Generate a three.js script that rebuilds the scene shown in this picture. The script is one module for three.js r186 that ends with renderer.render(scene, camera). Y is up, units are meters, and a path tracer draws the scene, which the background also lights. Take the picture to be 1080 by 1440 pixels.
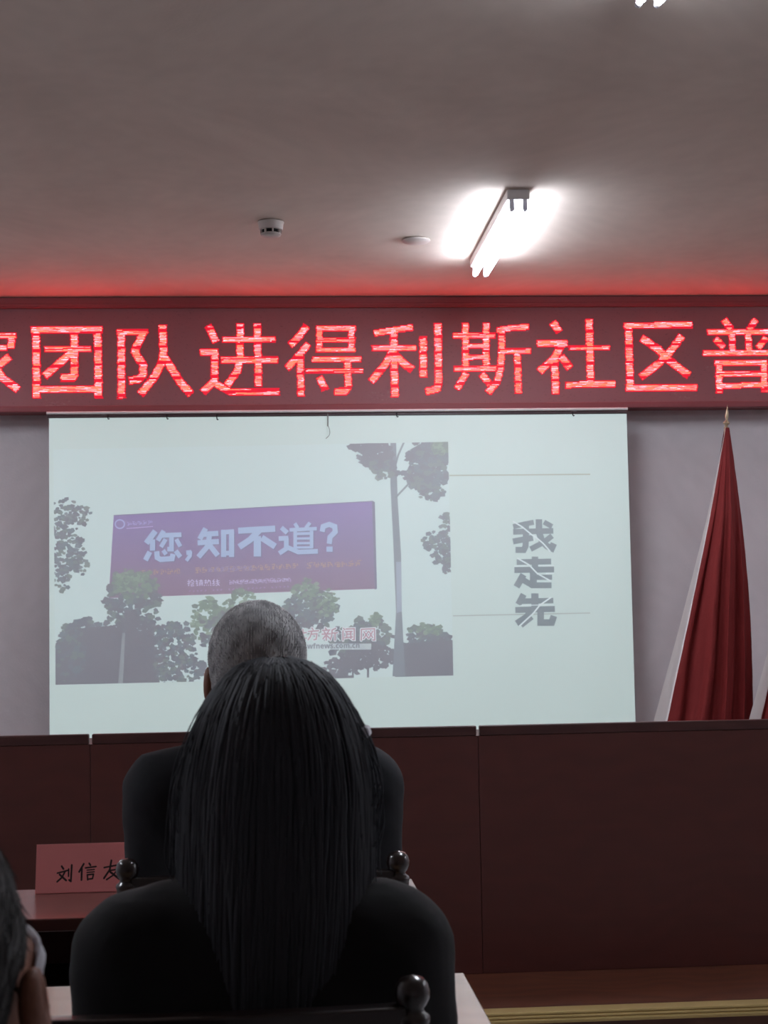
import * as THREE from 'three';
import { RoundedBoxGeometry } from 'three/addons/geometries/RoundedBoxGeometry.js';
import { mergeGeometries } from 'three/addons/utils/BufferGeometryUtils.js';
import { ImprovedNoise } from 'three/addons/math/ImprovedNoise.js';
import { RectAreaLightUniformsLib } from 'three/addons/lights/RectAreaLightUniformsLib.js';
RectAreaLightUniformsLib.init();

// ---------------------------------------------------------------- camera, exposure, levels of the light sources
const scene = new THREE.Scene();
scene.background = new THREE.Color(0x000000);
const camera = new THREE.PerspectiveCamera(2 * Math.atan(720 / 2200) * 180 / Math.PI, 1080 / 1440, 0.05, 40);
camera.position.set(0, 1.3, 0);
camera.rotation.set(0, 0, 0);
camera.rotateY(-4.093 * Math.PI / 180);
camera.rotateX(4.218 * Math.PI / 180);
camera.rotateZ(-1.0 * Math.PI / 180);
camera.focus = 5; camera.userData.fStop = 15;
scene.add(camera);
const renderer = new THREE.WebGLRenderer({ antialias: true });
renderer.toneMapping = THREE.LinearToneMapping;
renderer.toneMappingExposure = 1.07;
renderer.shadowMap.enabled = true;
const TUBE = 38, TUBE_AREA = 36, LED_RED = 6.5, AMBIENT = 0.235;

// ---------------------------------------------------------------- helpers
const rng = (s) => () => { s = (s + 0x6d2b79f5) | 0; let t = Math.imul(s ^ (s >>> 15), 1 | s); t = (t + Math.imul(t ^ (t >>> 7), 61 | t)) ^ t; return ((t ^ (t >>> 14)) >>> 0) / 4294967296; };
const perlin = new ImprovedNoise(), noise = (x, y, z) => perlin.noise(x, y, z);
const V = (x, y, z) => new THREE.Vector3(x, y, z);
const used = {};
function numbered(n) { const k = used[n] = (used[n] ?? -1) + 1; return k ? n + '_' + String(k).padStart(3, '0') : n; }
function thing(name, label, category, [x, y, z] = [0, 0, 0], turn = 0, group) {
  const o = new THREE.Group(); o.name = numbered(name); scene.add(o);
  o.position.set(x, y, z); o.rotation.y = turn; o.userData = { label, category };
  if (group) o.userData.group = group;
  return o;
}
function mesh(name, geometries, m, parent = scene, label) {
  const list = [].concat(geometries), g = list.length > 1 ? mergeGeometries(list.map((q) => q.index ? q.toNonIndexed() : q)) : list[0];
  const o = new THREE.Mesh(g, m); o.name = parent === scene ? numbered(name) : name; o.castShadow = o.receiveShadow = true;
  if (label) o.userData.label = label;
  parent.add(o);
  return o;
}
function struct(name, geometries, m, parent = scene, label) { const o = mesh(name, geometries, m, parent); if (parent === scene) o.userData.kind = 'structure'; if (label) o.userData.label = label; return o; }
function metreUV(g) {                                                   // box-projected uv in metres
  g = g.index ? g.toNonIndexed() : g;
  const p = g.attributes.position, n = g.attributes.normal, uv = new Float32Array(p.count * 2);
  for (let i = 0; i < p.count; i++) {
    const a = Math.abs(n.getX(i)), b = Math.abs(n.getY(i)), c = Math.abs(n.getZ(i)), x = p.getX(i), y = p.getY(i), z = p.getZ(i);
    const [u, v] = a > b && a > c ? [z, y] : b > c ? [x, z] : [x, y];
    uv[2 * i] = u; uv[2 * i + 1] = v;
  }
  return g.setAttribute('uv', new THREE.BufferAttribute(uv, 2));
}
function bx(x0, x1, y0, y1, z0, z1, r = 0) {                            // box between bounds, edges rounded by r
  const w = x1 - x0, h = y1 - y0, d = z1 - z0;
  const g = r ? new RoundedBoxGeometry(w, h, d, 2, Math.min(r, w / 2.01, h / 2.01, d / 2.01)) : new THREE.BoxGeometry(w, h, d);
  return metreUV(g.translate((x0 + x1) / 2, (y0 + y1) / 2, (z0 + z1) / 2));
}
function rod(a, b, r, r2 = r, seg = 12) {
  const d = b.clone().sub(a), g = new THREE.CylinderGeometry(r2, r, d.length(), seg);
  g.applyQuaternion(new THREE.Quaternion().setFromUnitVectors(V(0, 1, 0), d.clone().normalize()));
  return g.translate((a.x + b.x) / 2, (a.y + b.y) / 2, (a.z + b.z) / 2);
}
const tube = (pts, r, seg = 16, sides = 8) => new THREE.TubeGeometry(new THREE.CatmullRomCurve3(pts), seg, r, sides);
const lathe = (pts, seg = 32) => new THREE.LatheGeometry(pts.map(([x, y]) => new THREE.Vector2(x, y)), seg);
function canvasTexture(w, h, draw, color = true) {
  const c = document.createElement('canvas'); c.width = w; c.height = h;
  draw(c.getContext('2d'), w, h);
  const t = new THREE.CanvasTexture(c); if (color) t.colorSpace = THREE.SRGBColorSpace;
  t.wrapS = t.wrapT = THREE.RepeatWrapping;
  return t;
}
function dataTexture(n, metres, f, color = true) {                      // f(u, v) -> [r, g, b] in 0..1 over one tile
  const d = new Uint8Array(n * n * 4);
  for (let y = 0; y < n; y++) for (let x = 0; x < n; x++) {
    const c = f(x / n, y / n);
    for (let k = 0; k < 3; k++) d[(y * n + x) * 4 + k] = Math.max(0, Math.min(255, Math.round(c[k] * 255)));
    d[(y * n + x) * 4 + 3] = 255;
  }
  const t = new THREE.DataTexture(d, n, n); t.wrapS = t.wrapT = THREE.RepeatWrapping; t.magFilter = THREE.LinearFilter; t.minFilter = THREE.LinearMipmapLinearFilter; t.generateMipmaps = true;
  if (color) t.colorSpace = THREE.SRGBColorSpace;
  t.repeat.set(1 / metres, 1 / metres); t.needsUpdate = true;
  return t;
}
// tiling noise on a torus
const tn = (u, v, f, s = 0) => { const a = u * 2 * Math.PI, b = v * 2 * Math.PI, R = f / 6.283; return noise(Math.cos(a) * R + s, Math.sin(a) * R + Math.cos(b) * R * 0.7, Math.sin(b) * R + s * 1.7); };
const g3 = (x) => [x, x, x];

// ---------------------------------------------------------------- materials
const std = (o) => new THREE.MeshStandardMaterial(o), phys = (o) => new THREE.MeshPhysicalMaterial(o);
const plasterBump = dataTexture(256, 0.6, (u, v) => g3(0.5 + 0.25 * tn(u, v, 40) + 0.2 * tn(u, v, 90, 3)), false);
const plasterTone = dataTexture(256, 2.4, (u, v) => g3(0.95 + 0.03 * tn(u, v, 9) + 0.02 * tn(u, v, 40, 5)));
const grainMap = (dark, light, s) => dataTexture(256, 0.9, (u, v) => {
  const w = 0.5 + 0.5 * Math.sin(2 * Math.PI * (9 * v + 1.2 * tn(u, v, 5, s))) * 0.5 + 0.35 * noise(Math.cos(u * 6.283) * 0.6 + s, Math.sin(u * 6.283) * 0.6, v * 60) * Math.min(1, 8 * v, 8 * (1 - v));
  return dark.map((d, k) => d + (light[k] - d) * Math.max(0, Math.min(1, w)));
});
const M = {
  ceiling: std({ color: 0xe2d4c8, roughness: 0.95, map: plasterTone, bumpMap: plasterBump, bumpScale: 0.0006 }),
  wall: std({ color: 0xe2dcde, roughness: 0.92, map: plasterTone, bumpMap: plasterBump, bumpScale: 0.0008 }),
  floor: std({ color: 0xffffff, roughness: 0.45, map: dataTexture(256, 1.2, (u, v) => g3(0.7 + 0.05 * tn(u, v, 60) + 0.05 * tn(u, v, 17, 2))) }),
  deck: phys({ color: 0xffffff, roughness: 0.5, map: grainMap([0.3, 0.15, 0.09], [0.39, 0.21, 0.13], 4) }),
  brass: std({ color: 0xc8ad74, metalness: 0.55, roughness: 0.5 }),
  mahogany: phys({ color: 0xffffff, roughness: 0.5, map: grainMap([0.27, 0.108, 0.085], [0.295, 0.122, 0.098], 9) }),
  deskDark: phys({ color: 0xffffff, roughness: 0.42, map: grainMap([0.22, 0.11, 0.1], [0.28, 0.15, 0.135], 6) }),
  lacquer: phys({ color: 0x1a0806, roughness: 0.3, clearcoat: 1, clearcoatRoughness: 0.03 }),
  tableTop: phys({ color: 0xffffff, roughness: 0.32, clearcoat: 0.7, clearcoatRoughness: 0.12, map: grainMap([0.52, 0.42, 0.33], [0.58, 0.48, 0.38], 2) }),
  tableRed: phys({ color: 0xffffff, roughness: 0.35, clearcoat: 0.5, clearcoatRoughness: 0.08, map: grainMap([0.33, 0.19, 0.165], [0.38, 0.225, 0.2], 12) }),
  holder: phys({ color: 0xd8d8de, roughness: 0.6, transmission: 0.12, thickness: 0 }),
  dusty: phys({ color: 0xc6bcb6, roughness: 0.6 }),
  tableLeg: std({ color: 0x201715, roughness: 0.5, metalness: 0.2 }),
  signFrame: phys({ color: 0x8c474b, roughness: 0.55 }),
  white: phys({ color: 0xe9e8e6, roughness: 0.45 }),
  dark: std({ color: 0x0d0b0b, roughness: 0.8 }),
  alu: std({ color: 0xe6e6e8, metalness: 0.35, roughness: 0.3 }),
  flagRed: phys({ color: 0x7e1c1c, roughness: 0.8, sheen: 0.2, sheenColor: new THREE.Color(0xff6a60), sheenRoughness: 0.5 }),
  flagWhite: phys({ color: 0xf2ece9, roughness: 0.8 }),
  pole: std({ color: 0xb9a58a, metalness: 0.6, roughness: 0.35 }),
  skin: phys({ color: 0x85553f, roughness: 0.55 }),
  navy: std({ color: 0x0f1118, roughness: 0.88 }),
  black: std({ color: 0x131314, roughness: 0.9 }),
  trousers: std({ color: 0x101013, roughness: 0.9 }),
  shoe: std({ color: 0x0a0909, roughness: 0.4 }),
  hairBlack: phys({ color: 0x2b2e34, roughness: 0.62, sheen: 0.35, sheenColor: new THREE.Color(0x8090a8), sheenRoughness: 0.6 }),
  hairGrey: phys({ color: 0xffffff, vertexColors: true, roughness: 0.7 }),
  mask: phys({ color: 0xeeeef4, roughness: 0.9, transmission: 0.35, thickness: 0 }),
  eye: phys({ color: 0x1a1210, roughness: 0.15 }),
};
M.screenCloth = std({ color: 0xc9cfcd, roughness: 0.95 });

// ---------------------------------------------------------------- the room shell
const CEIL = 3.0, WALL_Z = -8.1, X0 = -3.9, X1 = 5.9, ZB = 3.6;
struct('wall_front', bx(X0 - 0.12, X1 + 0.12, -0.1, CEIL + 0.1, WALL_Z - 0.12, WALL_Z), M.wall);
struct('wall_left', bx(X0 - 0.12, X0, -0.1, CEIL + 0.1, WALL_Z, ZB), M.wall);
struct('wall_right', bx(X1, X1 + 0.12, -0.1, CEIL + 0.1, WALL_Z, ZB), M.wall);
struct('wall_rear', bx(X0 - 0.12, X1 + 0.12, -0.1, CEIL + 0.1, ZB, ZB + 0.12), M.wall);
struct('ceiling', bx(X0 - 0.12, X1 + 0.12, CEIL, CEIL + 0.12, WALL_Z - 0.12, ZB + 0.12), M.ceiling);
struct('floor', bx(X0 - 0.12, X1 + 0.12, -0.12, 0, WALL_Z - 0.12, ZB + 0.12), M.floor);

// the low stage with its ribbed brass step edge
const STAGE = 0.16, EDGE = -4.66;
{
  const t = thing('stage_platform', 'low brown wooden stage below the long desks, edged with ribbed brass', 'stage');
  t.userData.kind = 'structure';
  mesh('deck', bx(X0, X1, STAGE - 0.03, STAGE, WALL_Z, EDGE - 0.03), M.deck, t);
  mesh('riser', bx(X0, X1, 0, STAGE - 0.03, EDGE - 0.06, EDGE - 0.03), M.deck, t);
  const s = new THREE.Shape();                                          // nosing profile in (z, y): tread plate, three ribs on the lip
  s.moveTo(-0.06, 0); s.lineTo(-0.06, 0.003); s.lineTo(0.001, 0.004);
  for (let k = 0; k < 3; k++) { const y = 0.003 - k * 0.0105; s.lineTo(0.005, y); s.lineTo(0.0055, y - 0.005); s.lineTo(0.001, y - 0.0075); }
  s.lineTo(0.001, -0.03); s.lineTo(-0.03, -0.03); s.lineTo(-0.03, 0);
  const g = new THREE.ExtrudeGeometry(s, { depth: X1 - X0, bevelEnabled: false });
  g.rotateY(-Math.PI / 2).translate(0, 0, 0);
  g.applyMatrix4(new THREE.Matrix4().makeTranslation(X1, STAGE, EDGE));
  g.computeBoundingBox();
  mesh('nosing', g, M.brass, t, 'ribbed brass edge strip');
}

// ---------------------------------------------------------------- strip lamps
function stripLamp(label, x, z0, z1) {
  const zc = (z0 + z1) / 2, L = Math.abs(z1 - z0), t = thing('ceiling_lamp', label, 'lamp', [x, CEIL, zc], 0, 'twin-tube ceiling lamps');
  mesh('housing', bx(-0.045, 0.045, -0.042, -0.001, -L / 2, L / 2, 0.006), M.white, t);
  const glow = std({ color: 0xf4f6fa, emissive: new THREE.Color(0.9, 0.965, 1.09), emissiveIntensity: TUBE, roughness: 0.4 });
  for (const s of [-1, 1]) {
    const tb = mesh('tube', new THREE.CapsuleGeometry(0.0125, L - 0.075, 6, 16).rotateX(Math.PI / 2).translate(s * 0.0255, -0.078, 0), glow, t);
    tb.castShadow = false;
    for (const e of [-1, 1]) {
      const zz = e * (L / 2 - 0.009);
      mesh('lamp_holder', [bx(s * 0.0255 - 0.009, s * 0.0255 + 0.009, -0.078, -0.04, zz - 0.008, zz + 0.008, 0.003), new THREE.CylinderGeometry(0.009, 0.009, 0.016, 16).rotateX(Math.PI / 2).translate(s * 0.0255, -0.08, zz)].map(metreUV), M.holder, t);
    }
  }
  const light = new THREE.RectAreaLight(new THREE.Color(0.9, 0.965, 1.09), TUBE_AREA, 0.075, L - 0.06);
  light.name = 'lamp_light'; light.position.set(0, -0.097, 0); light.rotation.x = -Math.PI / 2; t.add(light);
}
stripLamp('white twin-tube ceiling lamp glowing near the red sign, whole length in view', 0.974, -5.95, -7.11);
stripLamp('twin-tube ceiling lamp of which only the far tube ends show at the top edge', 1.0, -2.78, -3.945);
// the same lamps in the rows left and right of the picture, which light the wall and the ceiling evenly
stripLamp('twin-tube ceiling lamp out of view left of the picture, nearest the sign', -2.3, -5.95, -7.11);
stripLamp('twin-tube ceiling lamp out of view left of the picture, above the audience', -2.3, -2.78, -3.945);
stripLamp('twin-tube ceiling lamp out of view right of the picture, nearest the sign', 4.25, -5.95, -7.11);
stripLamp('twin-tube ceiling lamp out of view right of the picture, above the audience', 4.25, -2.78, -3.945);

// smoke detector and small round plate on the ceiling
{
  const t = thing('smoke_detector', 'white round smoke detector with dark slots on the ceiling', 'detector', [0.008, CEIL, -6.45]);
  mesh('base', lathe([[0.0001, -0.001], [0.054, -0.001], [0.056, -0.006], [0.053, -0.012], [0.05, -0.034], [0.046, -0.037], [0.0001, -0.037]]), M.dusty, t);
  mesh('core', lathe([[0.038, -0.036], [0.036, -0.053], [0.0001, -0.053]]), M.dark, t, 'dark sensing chamber');
  for (let k = 0; k < 8; k++) { const a = k * Math.PI / 4 + 0.2; mesh('rib', new THREE.BoxGeometry(0.006, 0.017, 0.008).translate(0, -0.0445, 0.041).rotateY(a), M.dusty, t); }
  mesh('cap', lathe([[0.0001, -0.051], [0.041, -0.051], [0.0435, -0.054], [0.041, -0.06], [0.028, -0.065], [0.0001, -0.066]]), M.dusty, t);
}
{
  const t = thing('ceiling_plate', 'small flat white round plate on the ceiling between detector and lit lamp', 'plate', [0.645, CEIL, -6.75]);
  mesh('disc', lathe([[0.0001, -0.001], [0.06, -0.001], [0.062, -0.005], [0.056, -0.012], [0.03, -0.017], [0.0001, -0.018]], 40), M.dusty, t);
  mesh('rim', new THREE.TorusGeometry(0.06, 0.003, 8, 40).rotateX(Math.PI / 2).translate(0, -0.006, 0), M.dusty, t);
}

// ---------------------------------------------------------------- the red dot-matrix sign
// lettering and slide are laid out in survey units (1080 x 1440); these homographies turn units into metres on the sign's and the screen's plane
const onPlane = (m) => (u, v) => { const w = m[6] * u + m[7] * v + 1; return [(m[0] * u + m[1] * v + m[2]) / w, (m[3] * u + m[4] * v + m[5]) / w]; };
const SIGN = onPlane([3.64970e-3, -4.44905e-5, -1.365761, -1.056262e-4, -3.604144e-3, 4.553696, -3.225874e-5, 3.433994e-5]);
const SLIDE = onPlane([3.626748e-3, -4.421068e-5, -1.357171, -1.052256e-4, -3.581196e-3, 4.533233, -3.225874e-5, 3.433994e-5]);
const SX = (u, v) => SIGN(u, v)[0], SY = (u, v) => SIGN(u, v)[1];
const glyphs = [];
function glyph(ox, oy, sc, w, strokes) { glyphs.push(strokes.map((s) => ({ w: (typeof s[0] === 'number' ? s[0] : w) / sc, p: s.filter((q) => typeof q !== 'number').map(([x, y]) => [ox + x / sc, oy + y / sc]) })));
  for (const s of glyphs.at(-1)) s.flat = s.p.length === 2 && Math.abs(s.p[1][1] - s.p[0][1]) < 0.15 * Math.abs(s.p[1][0] - s.p[0][0]); }   // level strokes lose less to the scan gaps
// jia
glyph(0, 440, 3.857, 34, [[[-100, 62], [-88, 98]], [[-262, 185], [-260, 118]], [26, [-275, 122], [80, 122]], [[62, 122], [58, 185]], [26, [-220, 190], [30, 190]], [[-70, 195], [-140, 240], [-230, 275]],
  [[-95, 215], [-50, 270], [-40, 350], [-55, 420], [-95, 440], [-140, 420]], [[-60, 265], [-140, 325], [-250, 365]], [[-45, 320], [-130, 395], [-260, 440]], [[45, 240], [-10, 285]], [[-40, 270], [15, 355], [92, 412]]]);
// tuan
glyph(0, 440, 3.857, 36, [[30, [172, 92], [546, 92]], [[193, 92], [197, 455]], [[527, 92], [533, 455]], [30, [190, 415], [545, 413]], [24, [245, 196], [485, 194]], [[401, 125], [401, 338], [390, 352], [335, 352]], [[395, 205], [340, 255], [245, 338]]]);
// dui
glyph(0, 440, 3.857, 36, [[24, [638, 103], [795, 101]], [[655, 100], [657, 455]], [[775, 105], [745, 170], [728, 205], [745, 240], [775, 280], [775, 335], [750, 360], [705, 366]], [[880, 72], [884, 215], [875, 270], [840, 340], [765, 435]], [[890, 240], [935, 310], [975, 375], [1030, 435]]]);
// jin
glyph(270, 440, 4.32, 38, [[[100, 85], [120, 125], [140, 170]], [34, [55, 238], [150, 236]], [[135, 225], [135, 410]], [[135, 415], [70, 475]], [34, [135, 425], [230, 478], [520, 478]], [28, [190, 163], [498, 160]], [32, [180, 286], [512, 284]], [[292, 72], [290, 260], [275, 350], [215, 435]], [[395, 72], [402, 440]]]);
// de
glyph(270, 440, 4.32, 36, [[[690, 85], [650, 140], [600, 190]], [[700, 195], [650, 255], [580, 330]], [[655, 260], [660, 495]], [28, [758, 92], [985, 92]], [32, [772, 92], [772, 225]], [32, [966, 92], [966, 225]], [20, [758, 166], [985, 165]], [22, [758, 224], [985, 222]],
  [28, [733, 283], [1018, 280]], [24, [698, 352], [1030, 352]], [[942, 285], [948, 440], [935, 475], [872, 477]], [[775, 395], [805, 460]]]);
// li
glyph(510, 440, 4.32, 38, [[32, [75, 122], [180, 105], [295, 88]], [[185, 110], [195, 500]], [28, [60, 215], [315, 212]], [[180, 235], [130, 320], [55, 410]], [[200, 255], [245, 305], [295, 340]], [[365, 148], [367, 385]], [[455, 70], [460, 430], [450, 462], [390, 475]]]);
// si
glyph(510, 440, 4.32, 34, [[[622, 68], [625, 330]], [[748, 68], [750, 330]], [28, [555, 137], [798, 135]], [20, [622, 200], [750, 200]], [22, [622, 272], [750, 268]], [28, [558, 341], [803, 338]], [[625, 370], [575, 455]], [[725, 375], [770, 430]],
  [30, [820, 103], [900, 92], [1000, 85]], [[845, 100], [842, 260], [835, 340], [815, 420], [765, 480]], [28, [840, 233], [1015, 233]], [[938, 235], [945, 480]]]);
// she
glyph(740, 440, 4.32, 38, [[[165, 62], [195, 108]], [34, [72, 183], [242, 183]], [[215, 195], [165, 280], [85, 350]], [[172, 280], [178, 485]], [[215, 270], [262, 330]], [24, [265, 211], [500, 210]], [[382, 45], [390, 420]], [34, [245, 436], [532, 434]]]);
// qu
glyph(740, 440, 4.32, 38, [[32, [598, 76], [1000, 74]], [[620, 76], [630, 460]], [30, [610, 455], [1030, 455]], [[705, 155], [800, 220], [870, 290], [980, 375]], [[940, 145], [870, 240], [800, 310], [700, 385]]]);
// pu
glyph(960, 400, 7.2, 54, [[[425, 365], [485, 445]], [[735, 365], [675, 455]], [50, [260, 480], [920, 480]], [[498, 480], [505, 690]], [[660, 480], [672, 690]], [[335, 555], [410, 630]], [[840, 545], [770, 635]], [50, [215, 693], [965, 693]], [48, [335, 795], [845, 795]], [[365, 780], [372, 1085]], [[820, 780], [828, 1080]], [46, [340, 910], [840, 905]], [46, [345, 1025], [850, 1018]]]);
function segDist(px, py, s) {
  let d = 1e9;
  for (let i = 0; i + 1 < s.p.length; i++) {
    const [ax, ay] = s.p[i], [bx2, by] = s.p[i + 1], dx = bx2 - ax, dy = by - ay, L2 = dx * dx + dy * dy, t0 = ((px - ax) * dx + (py - ay) * dy) / L2, t = Math.max(0, Math.min(1, t0));
    const L = Math.sqrt(L2), over = i === 0 && t0 < 0 ? -t0 * L : i + 2 === s.p.length && t0 > 1 ? (t0 - 1) * L : 0;
    const dist = over ? Math.max(Math.abs((px - ax) * dy - (py - ay) * dx) / L, over + s.w * 0.36) : Math.hypot(px - ax - dx * t, py - ay - dy * t);    // square stroke ends
    d = Math.min(d, dist);
  }
  return d - s.w / 2;
}
{
  const t = thing('led_sign', 'long dark red dot-matrix sign with glowing red characters under the ceiling', 'sign', [0, 0, 0]);
  const zf = -7.955, L0 = -2.9, L1 = 3.9;
  mesh('casing', bx(L0, L1, 2.42, 2.999, WALL_Z + 0.001, zf - 0.004), M.signFrame, t);
  mesh('frame_rail', [bx(L0 - 0.02, L1 + 0.02, 2.944, 2.999, zf - 0.02, -7.925, 0.006), bx(L0 - 0.02, L1 + 0.02, 2.952, 2.966, zf - 0.02, -7.92, 0.004)], M.signFrame, t, 'moulded top rail of the casing');
  mesh('frame_rail', bx(L0 - 0.02, L1 + 0.02, 2.412, 2.444, zf - 0.02, -7.93, 0.006), M.signFrame, t);
  const R = rng(5);
  const panelMap = canvasTexture(2048, 256, (c, w, h) => {
    c.fillStyle = '#986266'; c.fillRect(0, 0, w, h);
    for (let i = 0; i < 9000; i++) { c.fillStyle = `rgba(${R() < 0.5 ? '40,20,22' : '130,90,92'},${0.05 + R() * 0.1})`; c.fillRect(R() * w, R() * h, 1 + R() * 2, 1 + R() * 2); }
    const blot = (u, v, du, dv, n) => { for (let i = 0; i < n; i++) { const [mx, my] = SIGN(u + (R() - 0.5) * du, v + (R() - 0.5) * dv), x = (mx - L0) / (L1 - L0) * w, y = (2.944 - my) / 0.5 * h; c.fillStyle = `rgba(168,140,138,${0.15 + R() * 0.3})`; c.fillRect(x, y, 1 + R() * 2.5, 1 + R() * 3); } };
    blot(80, 566, 34, 8, 26); blot(538, 556, 44, 14, 34); blot(603, 490, 26, 60, 40); blot(962, 550, 36, 22, 40); blot(997, 517, 10, 6, 8);
  });
  const pg = new THREE.BoxGeometry(L1 - L0, 0.5, 0.006).translate((L0 + L1) / 2, 2.694, zf - 0.003);
  mesh('panel', pg, std({ color: 0xffffff, map: panelMap, roughness: 0.6 }), t, 'dark maroon face of unlit dots');
  const streak = canvasTexture(512, 512, (c, w, h) => {
    c.fillStyle = '#fff'; c.fillRect(0, 0, w, h);
    const q = rng(11);
    for (let y = 0; y < h; y += 3) for (let x = 0; x < w;) {
      const l = 12 + q() * 44, k = q();
      c.fillStyle = k < 0.45 ? '#ff6248' : k < 0.68 ? '#ff5c64' : k < 0.82 ? '#ff8494' : k < 0.9 ? '#ffb0c0' : '#8a2430'; c.fillRect(x, y, l, 3); x += l;
    }
  });
  const core = std({ color: 0x300808, emissive: new THREE.Color(1, 0.37, 0.37), emissiveMap: streak, emissiveIntensity: LED_RED, roughness: 0.6 });
  const rim = std({ color: 0x300808, emissive: new THREE.Color(0.9, 0.008, 0.035), emissiveIntensity: 0.85, roughness: 0.6 });
  const row = 1.55, col = 0.9;
  const runs = (strokes, grow, gaps, depth) => {
    const xs = strokes.flatMap((s) => s.p.map((p) => p[0])), ys = strokes.flatMap((s) => s.p.map((p) => p[1])), out = [];
    const x0 = Math.min(...xs) - 8, x1 = Math.max(...xs) + 8, y0 = Math.min(...ys) - 8, y1 = Math.max(...ys) + 8, jit = rng(Math.round(x0 + 900));
    for (let v = y0; v < y1; v += row) {
      const wob = (jit() - 0.5) * 1.6;
      let from = null;
      for (let u = x0; u <= x1; u += col) {
        const m = ((v - 489.5 + 0.035 * (u - 100)) % 22.4 + 22.4) % 22.4, cut = gaps && m < 3.9, on = u < x1 - col && strokes.some((s) => segDist(u + wob, v, s) < grow && !(cut && !(s.flat && m > 1.6)));
        if (on && from === null) from = u;
        if (!on && from !== null) {
          const h = 0.00364 * row * (gaps ? 0.8 : 1), [xa] = SIGN(from, v), [xb] = SIGN(u, v), g = new THREE.BoxGeometry(xb - xa, h, depth).translate((xa + xb) / 2, SY((u + from) / 2, v), zf + depth / 2);
          out.push(metreUV(g)); from = null;
        }
      }
    }
    return out;
  };
  streak.repeat.set(2.2, 2.2);
  for (const s of glyphs) {
    const ch = mesh('character', runs(s, 1.45, false, 0.0015), rim, t, 'glowing red character');
    mesh('lit_dots', runs(s, -0.1, true, 0.004), core, ch);
  }
  const light = new THREE.RectAreaLight(new THREE.Color(1, 0.03, 0.05), 0.25, 3.9, 0.36);
  light.name = 'sign_light'; light.position.set(0.7, 2.67, -7.94); light.rotation.y = Math.PI; t.add(light);
}

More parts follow.
